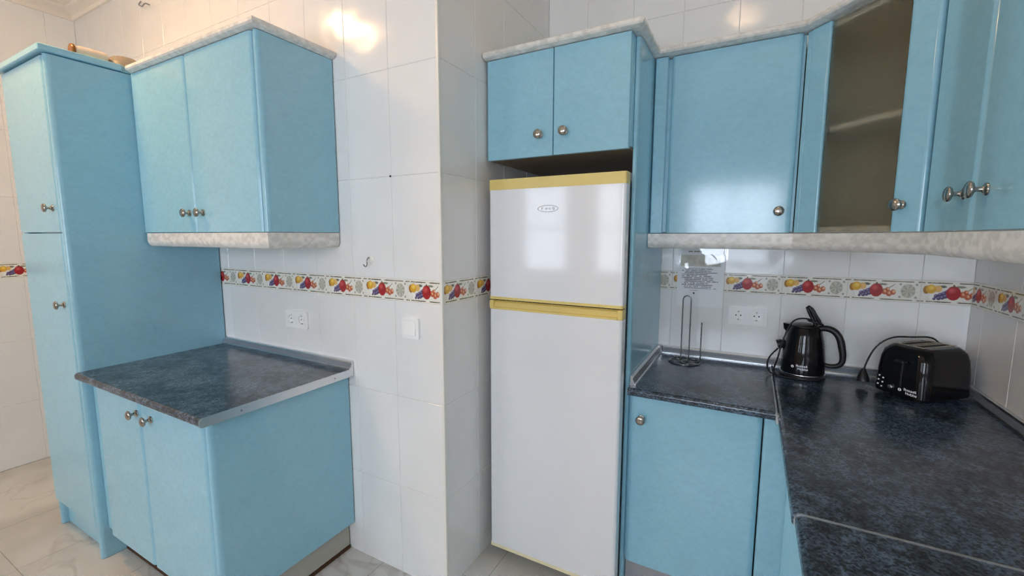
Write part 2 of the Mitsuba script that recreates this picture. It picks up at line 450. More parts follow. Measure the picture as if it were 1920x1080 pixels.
border(w_back, XL, -0.004, -0.166, MA, lambda a, b: a > -1.93 and b < -1.46)
tiles(w_side, frange(0.004, YB, 0.235), MS)
border(w_side, 0.004, YB, 0.004, MS)
tiles(w_alc, frange(0.0, XR, 0.2105), MB,
      lambda a, b, z0, z1: (z1 < 0.83 and a > 0.23) or (z0 > 1.5 and z1 < 2.1) or (a > 0.25 and b < 0.6 and z0 > 1.1 and z1 < 2.0))
border(w_alc, 0.0, XR, 0.2105, MB)
tiles(w_right, [(-b, -a) for a, b in frange(-1.7, YB, 0.846)], lambda u, z: MR(-u, z), lambda a, b, z0, z1: z1 < 0.83)
for a, b in frange(-1.7, YB, YB + 0.045):
    u0 = YB - b
    ph = (u0 + 0.045) / PITCH
    f0 = ph - math.floor(ph + 1e-6)
    place(w_right, 'border_tile', tile_dict(b - a, BZ[1] - BZ[0], 'mat_border', round(f0, 4), round(min(0.9999, f0 + (b - a) / PITCH), 4)), MR(b, BZ[0]))
tiles(w_left, frange(-1.9, 0.0, -0.14), ML)
border(w_left, -1.9, 0.0, -0.02, ML)

# floor tiles
FT, FX0, FY0 = 0.45, -2.60, -0.788
def ftile(w, l):
    g, c = 0.0012, 0.0012
    P = [(x, y, -0.006) for x in (g, w - g) for y in (g, l - g)] + [(x, y, -c) for x in (g, w - g) for y in (g, l - g)]
    P += [(x, y, 0) for x in (g + c, w - g - c) for y in (g + c, l - g - c)]
    return mikit.ply(hull(P), 'mat_floor', False)
fd = {}
def cuts(a, b, first):
    e = [a] + [first + k * FT for k in range(-20, 20) if a + 0.01 < first + k * FT < b - 0.01] + [b]
    return list(zip(e[:-1], e[1:]))
for x0, x1 in cuts(XL, XR, FX0):
    for y0, y1 in cuts(-2.2, YB, FY0):
        if y0 > -0.02 and x1 < 0: continue
        k = (round(x1 - x0, 3), round(y1 - y0, 3))
        if k not in fd: fd[k] = ftile(x1 - x0, y1 - y0)
        place(floor, 'tile', fd[k], T().translate([x0, y0, 0]))

# cornice of the ceiling, corner trim of the wall
cv = [(0, 2.800), (-0.012, 2.800), (-0.016, 2.822), (-0.030, 2.838), (-0.052, 2.850), (-0.058, 2.862), (-0.088, 2.868), (-0.094, ZC), (0, ZC)]
t1 = struct('trim_1', 'moulded plaster cornice along the ceiling over the tall cupboard', 'cornice')
own(t1, sweep([(XL, YF), (XL, YA), (0.0, YA)][::-1], [(-o, z) for o, z in cv]), 'mat_ceiling', 25)
t2 = struct('trim_2', 'cream corner trim running down the projecting wall corner', 'corner trim')
own(t2, prism_z([(-0.009, -0.0012), (-0.004, -0.0030), (0.002, -0.0035), (0.0035, -0.002), (0.0035, 0.004), (0.0012, 0.012), (-0.003, 0.012), (-0.003, 0.003), (-0.012, 0.003)], 0, 2.80), 'mat_cream_trim', 30)
t3 = struct('trim_3', 'plaster cornice above the recess', 'cornice')
own(t3, sweep([(0.0, YA), (0.0, YB), (XR, YB), (XR, YF)][::-1], [(-o, z) for o, z in cv]), 'mat_ceiling', 25)

# ceiling lamps (seen as reflections in the tiles)
def ceiling_lamp(x, y, r, power, label):
    k = thing('ceiling_lamp', label, 'lamp')
    rim = lathe([(0.0, ZC), (r + 0.015, ZC), (r + 0.015, ZC - 0.03), (r, ZC - 0.04), (r - 0.008, ZC - 0.03), (0, ZC - 0.03)], 40)
    put(k, 'rim', mv(rim, x, y, 0), 'mat_lamp_rim')
    dome = lathe([(r - 0.006, ZC - 0.034), (r * 0.9, ZC - 0.055), (r * 0.6, ZC - 0.075), (r * 0.3, ZC - 0.084), (1e-5, ZC - 0.086)], 40)
    dome.fix_normals()
    c = dome.triangles_center; nn = dome.face_normals
    if (nn[:, 2].mean() > 0): dome.invert()
    kk = put(k, 'shade', mv(dome, x, y, 0), 'mat_white_plastic', True)
    scene[kk]['emitter'] = {'type': 'area', 'radiance': rgb(power)}
ceiling_lamp(-1.50, -1.00, 0.16, LAMP, 'round lit ceiling lamp nearest the tall cupboard')
ceiling_lamp(0.86, -0.20, 0.075, SPOT, 'small round lit ceiling lamp in front of the recess')

# ------------------------------------------------------------------ knobs
KN = lathe([(1e-5, 0), (0.0125, 0), (0.0130, 0.0015), (0.0118, 0.004), (0.0075, 0.0055), (0.0052, 0.009), (0.0048, 0.017), (0.0070, 0.0205),
            (0.0150, 0.0225), (0.0170, 0.0250), (0.0172, 0.0275), (0.0160, 0.0300), (0.0115, 0.0325), (0.0060, 0.0335), (1e-5, 0.0338)], 28)
KN.fix_normals()
KD = mikit.ply(KN, 'mat_pewter', 40)
def knob(door, x, y, z, ang=0.0):
    """stem leaves the door along -y turned by ang about z"""
    key = unique(f'{door}__knob')
    scene[key] = {**KD, 'to_world': T().translate([x, y, z]).rotate([0, 0, 1], ang).rotate([1, 0, 0], 90)}
    labels[key] = {'label': 'small round pewter knob'}

# ------------------------------------------------------------------ tall cupboard
TX0, TX1, TYF = -1.956, -1.449, -0.588
tall = thing('tall_cabinet', 'tall narrow pale blue larder cupboard reaching from the floor nearly to the ceiling', 'cupboard')
def end_profile(x0, x1, yf, yb, r=0.0095):
    """panel plan: the front corner at x1 rolled over, the one at x0 only eased"""
    ry = 2.0 * r
    P = [(x0, yf + 0.0015), (x0 + 0.0015, yf)]
    P += [(x1 - r + r * math.sin(a), yf + ry - ry * math.cos(a)) for a in np.linspace(0, math.pi / 2, 10)]
    return P + [(x1, yb), (x0, yb)]
put(tall, 'side_panel', prism_z(end_profile(TX1 - 0.020, TX1, TYF, -0.006), 0.002, 2.132), 'mat_blue')
put(tall, 'side_panel', prism_z(end_profile(TX0, TX0 + 0.020, TYF + 0.01, -0.006), 0.002, 2.132), 'mat_blue')
put(tall, 'carcass', bx(TX0 + 0.020, TX1 - 0.0205, TYF + 0.045, -0.006, 0.12, 2.130), 'mat_blue')
d = put(tall, 'door', slab(TX0 + 0.003, TX1 - 0.0260, 1.443, 2.128, TYF - 0.002, 0.022), 'mat_blue')
knob(d, -1.530, TYF - 0.002, 1.541)
d = put(tall, 'door', slab(TX0 + 0.003, TX1 - 0.0260, 0.145, 1.438, TYF - 0.002, 0.022), 'mat_blue')
knob(d, -1.530, TYF - 0.002, 1.140)
put(tall, 'plinth', bx(TX0 + 0.020, TX1 - 0.020, TYF + 0.036, TYF + 0.052, 0.002, 0.13), 'mat_blue')
put(tall, 'top_moulding', bx(TX0 - 0.012, TX1 + 0.014, TYF - 0.019, -0.348, 2.136, 2.162, 0.003), 'mat_blue', label='pale blue top moulding')
put(tall, 'top_board', bx(TX0, TX1, -0.3475, -0.006, 2.136, 2.162, 0.002), 'mat_blue')

# ------------------------------------------------------------------ wall cupboard on the left
UX1 = -0.529
wcl = thing('wall_cabinet', 'pale blue two-door wall cupboard over the square worktop, next to the tall cupboard', 'cupboard')
put(wcl, 'carcass', bx(TX1 + 0.002, UX1 - 0.0205, -0.280, -0.006, 1.446, 2.130), 'mat_blue')
put(wcl, 'side_panel', prism_z(end_profile(UX1 - 0.020, UX1, -0.316, -0.006), 1.444, 2.132), 'mat_blue')
d = put(wcl, 'door', slab(TX1 + 0.003, -1.002, 1.444, 2.131, -0.320, 0.020), 'mat_blue'); knob(d, -1.042, -0.320, 1.522)
d = put(wcl, 'door', slab(-0.999, UX1 - 0.0260, 1.444, 2.131, -0.320, 0.020), 'mat_blue'); knob(d, -0.940, -0.320, 1.521)
crown = [(0.0, 2.134), (0.006, 2.134), (0.020, 2.140), (0.024, 2.146), (0.024, 2.156), (0.020, 2.160), (-0.05, 2.160), (-0.05, 2.134)]
put(wcl, 'top_moulding', sweep([(TX1 + 0.024, -0.318), (UX1 - 0.001, -0.318), (UX1 - 0.001, -0.006)], [(-o, z) for o, z in crown]), 'mat_moulding', 30, label='grey marbled top moulding')
put(wcl, 'top_board', bx(TX1 + 0.03, UX1 - 0.052, -0.266, -0.006, 2.132, 2.146), 'mat_moulding')
rail = [(0.0, 1.441), (0.0, 1.405), (-0.004, 1.392), (-0.012, 1.384), (-0.020, 1.382), (-0.024, 1.384), (-0.024, 1.441)]
put(wcl, 'light_rail', sweep([(TX1 + 0.020, -0.318), (UX1 - 0.001, -0.318), (UX1 - 0.001, -0.006)], [(-o, z) for o, z in rail]), 'mat_moulding', 30, label='grey marbled rail under the cupboard')

# ------------------------------------------------------------------ base cupboard and worktop on the left
BX1 = -0.514
bcl = thing('base_cabinet', 'pale blue two-door base cupboard under the square worktop', 'cupboard')
put(bcl, 'carcass', bx(TX1 + 0.004, BX1 - 0.0205, -0.530, -0.006, 0.142, 0.829), 'mat_blue')
put(bcl, 'side_panel', prism_z(end_profile(BX1 - 0.020, BX1, -0.570, -0.006), 0.141, 0.829), 'mat_blue')
put(bcl, 'filler_strip', slab(TX1 + 0.004, -1.374, 0.141, 0.828, -0.556, 0.012, 0.004), 'mat_blue')
d = put(bcl, 'door', slab(-1.372, -0.986, 0.142, 0.826, -0.572, 0.020), 'mat_blue'); knob(d, -1.010, -0.572, 0.762)
d = put(bcl, 'door', slab(-0.983, BX1 - 0.0260, 0.142, 0.826, -0.572, 0.020), 'mat_blue'); knob(d, -0.900, -0.572, 0.760)
put(bcl, 'plinth', cat(bx(TX1 + 0.004, -0.551, -0.497, -0.480, 0.0165, 0.142), bx(-0.567, -0.551, -0.480, -0.006, 0.0165, 0.142)), 'mat_plinth', label='beige plinth')
put(bcl, 'plinth_seal', cat(bx(TX1 + 0.004, -0.547, -0.503, -0.492, 0.001, 0.016), bx(-0.560, -0.546, -0.502, -0.006, 0.001, 0.016)), 'mat_seal', label='dark brown seal along the floor')

def nose(yf, yb, z0=0.830, z1=0.860, r=0.013):
    """worktop cross section, rolled front edge at y=yf"""
    P = [(yf + r - r * math.cos(a), z0 + 0.010 - 0.010 * math.sin(a)) for a in np.linspace(math.pi / 2, 0, 6)]
    P += [(yf + r - r * math.cos(a), z1 - r + r * math.sin(a)) for a in np.linspace(0, math.pi / 2, 8)]
    return P + [(yb, z1), (yb, z0)]
wtl = thing('worktop', 'square blue-grey speckled worktop with a metal edge beside the tall cupboard', 'worktop')
put(wtl, 'slab', prism_x(nose(-0.609, -0.004), TX1 + 0.001, -0.484), 'mat_worktop')
ed = Polygon(nose(-0.6105, -0.004, 0.8295, 0.8615))
put(wtl, 'edge_strip', prism_x(ed, -0.4840, -0.4815), 'mat_aluminium', label='bright metal edge strip')
for yy in (-0.48, -0.10):
    put(wtl, 'screw', mv(tf(lathe([(1e-5, 0), (0.0035, 0), (0.003, 0.0012), (1e-5, 0.0016)], 12), rot(90, (0, 1, 0))), -0.4816, yy, 0.8445), 'mat_wire')
def upstand(owner, path, side=1, z=0.860):
    """aluminium wall strip, path runs along the wall"""
    body = [(0, z), (0.0215, z), (0.0215, z + 0.005), (0.0185, z + 0.0085), (0.016, z + 0.0085), (0.009, z + 0.0275), (0.0105, z + 0.0295), (0.008, z + 0.034), (0.002, z + 0.0355), (0, z + 0.0355)]
    put(owner, 'wall_strip', sweep(path, [(side * o, zz) for o, zz in body]), 'mat_aluminium', 20, label='aluminium strip against the wall')
    inf = [(0.0155, z + 0.0095), (0.0170, z + 0.0095), (0.0100, z + 0.0265), (0.0085, z + 0.0265)]
    put(owner, 'strip_infill', sweep(path, [(side * o, zz) for o, zz in inf]), 'mat_infill', False, label='dark infill of the wall strip')
upstand(wtl, [(-0.4825, -0.0025), (TX1 + 0.002, -0.0025)], 1)

# ------------------------------------------------------------------ fridge
fridge = thing('fridge_freezer', 'white two-door fridge freezer with yellowed trim standing in the recess', 'fridge')
FX0_, FX1_, FYF = 0.042, 0.603, 0.268
put(fridge, 'body', bx(FX0_ + 0.004, FX1_ - 0.016, FYF + 0.062, 0.90, 0.035, 1.640, 0.006), 'mat_fridge')
put(fridge, 'gasket', cat(bx(FX0_ + 0.012, FX1_ - 0.020, FYF + 0.046, FYF + 0.062, 0.062, 1.122, 0.002), bx(FX0_ + 0.012, FX1_ - 0.020, FYF + 0.046, FYF + 0.062, 1.180, 1.645, 0.002)), 'mat_gasket')
put(fridge, 'foot', bx(FX0_ + 0.02, FX0_ + 0.06, FYF + 0.08, FYF + 0.12, 0.001, 0.036), 'mat_black')
put(fridge, 'foot', bx(FX1_ - 0.07, FX1_ - 0.03, FYF + 0.08, FYF + 0.12, 0.001, 0.036), 'mat_black')
def rslab(x0, x1, z0, z1, yf, t, r): return slab(x0, x1, z0, z1, yf, t, r)
fz = put(fridge, 'freezer_door', rslab(FX0_, FX1_, 1.180, 1.6145, FYF, 0.046, 0.010), 'mat_fridge', label='short white freezer door')
put(fz, 'top_trim', cat(rslab(FX0_ - 0.0005, FX1_ + 0.0005, 1.6145, 1.656, FYF - 0.001, 0.047, 0.008)), 'mat_fridge_yellow', label='yellowed top trim')
put(fz, 'bottom_trim', rslab(FX0_ - 0.0005, FX1_ + 0.0005, 1.1690, 1.180, FYF - 0.0015, 0.047, 0.008), 'mat_fridge_yellow', label='yellowed lower trim')
# badge: oval ring and small lettering
bc = (0.305, 1.5345)
ring = Point(0, 0).buffer(1, 24)
oval = affinity.scale(ring, 0.043, 0.0135).difference(affinity.scale(ring, 0.0405, 0.0112))
bits = [extrude(oval, 0.0012)]
for tx, x0_, h_ in (('F', -0.028, 0.010), ('G', 0.018, 0.010), ('<', -0.013, 0.010), ('>', 0.004, 0.010)):
    bits.append(mv(meshkit.text_mesh(tx, h_, 0.0012, bold=True), x0_, -h_ / 2, 0))
bits.append(mv(extrude(sbox(-0.010, -0.0008, 0.010, 0.0008), 0.0012), 0, 0, 0))
badge = tf(cat(*bits), rot(90, (1, 0, 0)))
put(fz, 'badge', mv(badge, bc[0], FYF + 0.0001, bc[1]), 'mat_badge', False, label='small oval badge')
fd_ = put(fridge, 'fridge_door', rslab(FX0_, FX1_, 0.066, 1.1270, FYF, 0.046, 0.010), 'mat_fridge', label='tall white fridge door')
grip = [(FYF - 0.0015 + 0.001, 1.1270), (FYF - 0.0015, 1.1285), (FYF - 0.0015, 1.1340), (FYF + 0.004, 1.1375), (FYF + 0.012, 1.1560), (FYF + 0.020, 1.1620), (FYF + 0.046, 1.1620), (FYF + 0.046, 1.1270)]
put(fd_, 'handle_trim', prism_x(grip, FX0_ + 0.020, FX1_ - 0.020), 'mat_fridge_yellow', 20, label='yellowed grip strip on top of the door')
for x0_, x1_ in ((FX0_ - 0.0005, FX0_ + 0.020), (FX1_ - 0.020, FX1_ + 0.0005)):
    put(fd_, 'trim_end', bx(x0_, x1_, FYF - 0.0015, FYF + 0.046, 1.1270, 1.1640, 0.003), 'mat_fridge_yellow')
put(fd_, 'bottom_trim', rslab(FX0_ - 0.0005, FX1_ + 0.0005, 0.052, 0.066, FYF - 0.001, 0.047, 0.008), 'mat_fridge_cream', label='cream lower trim')
put(fridge, 'dark_seam', bx(FX0_ + 0.004, FX1_ - 0.004, FYF + 0.024, FYF + 0.045, 1.1600, 1.1695, 0), 'mat_dark_gap', False)

# ------------------------------------------------------------------ over-fridge cupboard, end panel
ofc = thing('over_fridge_cabinet', 'small pale blue two-door cupboard over the fridge', 'cupboard')
put(ofc, 'carcass', bx(0.008, 0.5955, 0.328, 0.940, 1.7505, 2.131), 'mat_blue')
put(ofc, 'bottom_board', bx(0.008, 0.5955, 0.330, 0.940, 1.742, 1.750), 'mat_brown_board', label='brown underside board')
d = put(ofc, 'door', slab(0.012, 0.3030, 1.740, 2.131, 0.308, 0.019, 0.004), 'mat_blue'); knob(d, 0.250, 0.308, 1.820)
d = put(ofc, 'door', slab(0.3060, 0.5945, 1.740, 2.131, 0.308, 0.019, 0.004), 'mat_blue'); knob(d, 0.353, 0.308, 1.822)
ep = thing('end_panel', 'full-height pale blue panel between the fridge and the kettle worktop', 'panel')
own(ep, prism_z(end_profile(0.5965, 0.614, 0.368, 0.941, 0.0085), 0.002, 2.132), 'mat_blue')

# ------------------------------------------------------------------ wall cupboard over the paper holder
wcb = thing('wall_cabinet', 'pale blue one-door wall cupboard over the paper holder and socket', 'cupboard')
put(wcb, 'carcass', bx(0.616, 1.126, 0.631, 0.940, 1.446, 2.131), 'mat_blue')
put(wcb, 'filler_strip', slab(0.620, 0.668, 1.444, 2.131, 0.600, 0.031, 0.005), 'mat_blue')
d = put(wcb, 'door', slab(0.681, 1.116, 1.444, 2.131, 0.610, 0.020, 0.012), 'mat_blue'); knob(d, 1.076, 0.610, 1.522)

# ------------------------------------------------------------------ corner cupboard with the glass door
cc = thing('corner_wall_cabinet', 'corner wall cupboard with one tinted glass door', 'cupboard')
A_, B_ = np.array([1.129, 0.612]), np.array([1.402, 0.311])
LD = float(np.linalg.norm(B_ - A_)); AD = math.degrees(math.atan2(B_[1] - A_[1], B_[0] - A_[0]))
DG = trimesh.transformations.translation_matrix((A_[0], A_[1], 0)) @ rot(AD, (0, 0, 1))
plan = [(1.134, 0.640), (1.424, 0.322), (1.720, 0.322), (1.720, 0.940), (1.134, 0.940)]
put(cc, 'carcass', cat(prism_z(plan, 1.446, 1.462), prism_z(plan, 2.114, 2.130), bx(1.132, 1.148, 0.640, 0.940, 1.462, 2.114), bx(1.424, 1.720, 0.324, 0.340, 1.462, 2.114),
                       bx(1.148, 1.720, 0.930, 0.940, 1.462, 2.114), bx(1.710, 1.720, 0.340, 0.930, 1.462, 2.114)), 'mat_carcass_inside', 20, label='olive beige inside')
splan = [(1.150, 0.645), (1.430, 0.342), (1.708, 0.352), (1.708, 0.928), (1.150, 0.928)]
put(cc, 'shelf', prism_z(splan, 1.783, 1.799), 'mat_shelf_edge', 20, label='pale shelf behind the glass')
for z0, z1 in ((1.445, 1.461), (2.114, 2.130)):
    put(cc, 'front_edging', tf(bx(0.03, LD - 0.03, 0.022, 0.026, z0, z1, 0.0005), DG), 'mat_shelf_edge', label='pale edge of the board')
gd = unique(f'{cc}__glass_door'); labels[gd] = {'label': 'door of two blue stiles and tinted glass'}
put(gd, 'stile', tf(slab(0.012, 0.083, 1.444, 2.131, 0, 0.020, 0.006), DG), 'mat_blue')
s2 = put(gd, 'stile', tf(slab(0.322, LD - 0.002, 1.444, 2.131, 0, 0.020, 0.012), DG), 'mat_blue')
pane = bx(0.0835, 0.3215, 0.008, 0.012, 1.446, 2.129, 0)
put(gd, 'pane', tf(pane, DG), 'mat_glass_corner', False, label='tinted glass pane')
kp = (DG @ np.array([0.351, 0, 0, 1]))[:2]
key = unique(f'{gd}__knob'); scene[key] = {**KD, 'to_world': T().translate([float(kp[0]), float(kp[1]), 1.520]).rotate([0, 0, 1], AD).rotate([1, 0, 0], 90)}
labels[key] = {'label': 'small round pewter knob'}
put(cc, 'filler_strip', tf(slab(-0.006, 0.0115, 1.444, 2.131, 0.003, 0.016, 0.002), DG), 'mat_blue')

# ------------------------------------------------------------------ wall cupboard on the right wall
wcr = thing('wall_cabinet', 'pale blue wall cupboard above the long worktop, its two knobs close together', 'cupboard')
put(wcr, 'carcass', bx(1.424, 1.720, -0.330, 0.320, 1.446, 2.131), 'mat_blue')
def slab_r(y0, y1, z0, z1, xf, t=0.020, r=0.012):
    m = slab(-y1, -y0, z0, z1, 0, t, r)
    return mv(tf(m, rot(-90, (0, 0, 1))), xf, 0, 0)
d = put(wcr, 'door', slab_r(0.003, 0.300, 1.444, 2.131, 1.402), 'mat_blue'); knob(d, 1.402, 0.052, 1.524, -90)
d = put(wcr, 'door', slab_r(-0.330, 0.000, 1.444, 2.131, 1.402), 'mat_blue'); knob(d, 1.402, -0.058, 1.524, -90)

# ------------------------------------------------------------------ mouldings that run across the right-hand cupboards
cr = thing('cornice_moulding', 'grey marbled moulding along the tops of the right-hand wall cupboards', 'moulding')
path = [(0.006, 0.306), (0.616, 0.306), (0.616, 0.598), (1.124, 0.598), (1.389, 0.306), (1.389, -0.330)]
own(cr, sweep(path, [(-o, z) for o, z in crown]), 'mat_moulding', 30)
lr = thing('light_rail', 'grey marbled rail along the undersides of the right-hand wall cupboards', 'rail')
rail2 = [(o, z - 0.0005) for o, z in rail]
cutx, cuty = 1.127, 0.588
own(lr, sweep([(0.616, 0.588), (1.124, 0.588), (1.400, 0.268), (1.400, -0.330)], [(-o, z) for o, z in rail2]), 'mat_moulding', 30)

# ------------------------------------------------------------------ base cupboards on the right
bcb = thing('base_cabinet', 'pale blue one-door base cupboard beside the fridge panel, under the paper holder', 'cupboard')
put(bcb, 'carcass', bx(0.616, 1.064, 0.366, 0.935, 0.146, 0.828), 'mat_blue')
d = put(bcb, 'door', slab(0.620, 1.064, 0.146, 0.826, 0.345, 0.020, 0.014), 'mat_blue'); knob(d, 0.668, 0.345, 0.744)
put(bcb, 'plinth', bx(0.616, 1.12, 0.385, 0.400, 0.002, 0.145), 'mat_plinth_metal', label='grey metallic plinth')
bcr = thing('base_cabinet', 'pale blue base cupboard run under the long worktop, seen at its corner filler', 'cupboard')
put(bcr, 'carcass', bx(1.166, 1.720, -1.90, 0.935, 0.146, 0.828), 'mat_blue')
put(bcr, 'filler_panel', slab(1.068, 1.166, 0.146, 0.827, 0.347, 0.019, 0.010), 'mat_blue')
for y0, y1 in ((-0.16, 0.344), (-0.68, -0.163), (-1.20, -0.683), (-1.72, -1.203)):
    put(bcr, 'door', slab_r(y0, y1, 0.146, 0.826, 1.144), 'mat_blue')
put(bcr, 'plinth', bx(1.19, 1.205, -1.90, 0.40, 0.002, 0.145), 'mat_plinth_metal', label='grey metallic plinth')

# ------------------------------------------------------------------ worktops on the right
wtb = thing('worktop', 'blue-grey speckled worktop piece under the paper holder', 'worktop')
put(wtb, 'slab', prism_x(nose(0.324, 0.941), 0.6155, 1.0975), 'mat_worktop')
put(wtb, 'end_cap', prism_x(nose(0.3228, 0.372, 0.8295, 0.8608), 0.6142, 0.6155), 'mat_chrome', label='bright metal end cap')
upstand(wtb, [(1.098, YB - 0.0025), (0.637, YB - 0.0025)], 1)
upstand(wtb, [(0.6155, YB - 0.004), (0.6155, 0.366)], 1)
put(wtb, 'corner_piece', bx(0.618, 0.640, 0.918, 0.940, 0.861, 0.8975, 0.003), 'mat_chrome', label='bright corner piece')
jn = Polygon(nose(0.3215, 0.920, 0.8285, 0.8614))
wtc = thing('worktop', 'blue-grey speckled corner worktop that carries the kettle and toaster', 'worktop')
def nose_r(xf, y0, y1):
    m = prism_x(nose(0, XR - 0.004 - xf), y0, y1)          # along x, nose towards -y
    v = m.vertices
    return trimesh.Trimesh(np.stack([xf + v[:, 1], v[:, 0], v[:, 2]], 1), m.faces[:, ::-1])
put(wtc, 'slab', nose_r(1.1035, -0.2605, 0.941), 'mat_worktop')
put(wtc, 'joint_strip', prism_x(jn, 1.0978, 1.1030), 'mat_aluminium', label='thin metal joint strip')
put(wtc, 'strip_end', bx(1.0965, 1.1075, 0.2950, 0.3225, 0.832, 0.8625, 0.002), 'mat_chrome', label='bright end of the joint strip')
upstand(wtc, [(XR - 0.0025, -0.262), (XR - 0.0025, YB - 0.0025), (1.0985, YB - 0.0025)], 1)
wtd = thing('worktop', 'blue-grey speckled worktop piece nearest the camera, past the metal seam', 'worktop')
put(wtd, 'slab', nose_r(1.1085, -1.90, -0.2665), 'mat_worktop')
m = prism_x(nose(0, XR - 0.03 - 1.107, 0.8285, 0.8614), -0.2662, -0.2608); v = m.vertices
put(wtd, 'joint_strip', trimesh.Trimesh(np.stack([1.107 + v[:, 1], v[:, 0], v[:, 2]], 1), m.faces[:, ::-1]), 'mat_aluminium', label='thin metal joint strip')
upstand(wtd, [(XR - 0.0025, -1.90), (XR - 0.0025, -0.2625)], 1)

# ------------------------------------------------------------------ sockets, switch, hooks
def plate(w, h, t, r, holes=()):
    p = rrect(-w / 2, w / 2, -h / 2, h / 2, r)
    for q in holes: p = p.difference(q)
    return tf(extrude(p, t), rot(90, (1, 0, 0)))          # front towards -y, from y=0 to y=-t
def double_socket(x, y, z, label):
    k = thing('double_socket', label, 'socket', 'double wall sockets')
    dx = 0.0365
    sq = [rrect(s * dx - 0.0275, s * dx + 0.0275, -0.0275, 0.0275, 0.004) for s in (-1, 1)]
    put(k, 'frame', mv(plate(0.154, 0.081, 0.009, 0.006, sq), x, y - 0.0005, z), 'mat_white_plastic')
    for s in (-1, 1):
        hole = Point(s * dx, 0).buffer(0.0205, 16)
        face = rrect(s * dx - 0.0272, s * dx + 0.0272, -0.0272, 0.0272, 0.004).difference(hole)
        kk = put(k, 'socket', cat(mv(tf(extrude(face, 0.010), rot(90, (1, 0, 0))), x, y - 0.0005, z),
                                  mv(tf(extrude(hole, 0.0015), rot(90, (1, 0, 0))), x, y - 0.0005, z)), 'mat_white_plastic')
        for hx, hz in ((-0.0095, 0), (0.0095, 0)):
            put(kk, 'hole', mv(tf(extrude(Point(0, 0).buffer(0.003, 8), 0.0004), rot(90, (1, 0, 0))), x + s * dx + hx, y - 0.0021, z + hz), 'mat_socket_dark', False)
        for hz in (0.0175, -0.0175):
            put(kk, 'earth_clip', bx(x + s * dx - 0.0035, x + s * dx + 0.0035, y - 0.0085, y - 0.002, z + hz - 0.0017, z + hz + 0.0017, 0.0003), 'mat_wire')
double_socket(-0.842, 0.0, 1.044, 'white double wall socket over the square worktop')
double_socket(0.998, YB, 1.072, 'white double wall socket between the paper holder and the kettle')
sw = thing('light_switch', 'white square light switch on the wall near the projecting corner', 'switch')
put(sw, 'frame', mv(plate(0.084, 0.084, 0.010, 0.006, [sbox(-0.0285, -0.0285, 0.0285, 0.0285)]), -0.150, -0.0005, 1.0745), 'mat_white_plastic')
rk = prism_x([(-0.0005, -0.028), (-0.0005, 0.028), (-0.010, 0.028), (-0.0125, 0.0), (-0.0165, -0.027), (-0.016, -0.028)], -0.028, 0.028)
put(sw, 'rocker', mv(rk, -0.150, -0.0005, 1.0745), 'mat_white_plastic')

hk = thing('wall_hook', 'small hook on a round pale plate above the fruit border', 'hook')
put(hk, 'plate', mv(tf(lathe([(1e-5, 0), (0.017, 0), (0.0165, 0.002), (0.013, 0.004), (1e-5, 0.005)], 24), rot(90, (1, 0, 0))), -0.357, -0.0004, 1.336), 'mat_cream_trim')
put(hk, 'hook', tube(spline([(-0.361, -0.004, 1.342), (-0.361, -0.016, 1.338), (-0.361, -0.019, 1.325), (-0.361, -0.019, 1.313), (-0.361, -0.026, 1.307), (-0.361, -0.034, 1.312), (-0.361, -0.036, 1.317)], 24), 0.0021), 'mat_wire')
nl = thing('wall_plug', 'small dark screw hole at a tile corner left of the projecting corner', 'screw hole')
own(nl, mv(tf(lathe([(1e-5, 0), (0.0042, 0), (0.0036, 0.0016), (1e-5, 0.002)], 14), rot(90, (1, 0, 0))), -0.238, -0.0003, 1.658), 'mat_black')
hh = thing('wire_hook', 'thin bent wire hook high on the wall above the cupboards', 'hook')
own(hh, tube(spline([(-2.036, -0.001, 2.712), (-2.034, -0.010, 2.698), (-2.028, -0.016, 2.688), (-2.000, -0.020, 2.672), (-1.975, -0.022, 2.664), (-1.955, -0.022, 2.670), (-1.925, -0.020, 2.664), (-1.905, -0.020, 2.655)], 30), 0.0028), 'mat_wire', True)

# ------------------------------------------------------------------ things on top of the tall cupboard
jar = thing('jar', 'pale jar with an amber lid lying on the tall cupboard', 'jar')
J = trimesh.transformations.translation_matrix((-1.500, -0.492, 2.1872)) @ rot(-90, (1, 0, 0))
put(jar, 'lid', tf(lathe([(1e-5, 0), (0.0215, 0.0), (0.0246, 0.003), (0.0246, 0.010), (0.023, 0.012), (1e-5, 0.012)], 28), J), 'mat_amber', label='amber lid')
put(jar, 'body', tf(lathe([(1e-5, 0.0122), (0.019, 0.0122), (0.019, 0.020), (0.0236, 0.030), (0.0236, 0.108), (0.020, 0.116), (1e-5, 0.117)], 28), J), 'mat_pale_jar')
bw = thing('bowl', 'dull brown upturned bowl on the tall cupboard beside the grey top moulding', 'bowl')
own(bw, mv(lathe([(0.076, 0.0), (0.076, 0.004), (0.073, 0.020), (0.060, 0.042), (0.040, 0.055), (0.018, 0.060), (1e-5, 0.061)], 36), -1.530, -0.300, 2.1625), 'mat_brown_bowl', 60)

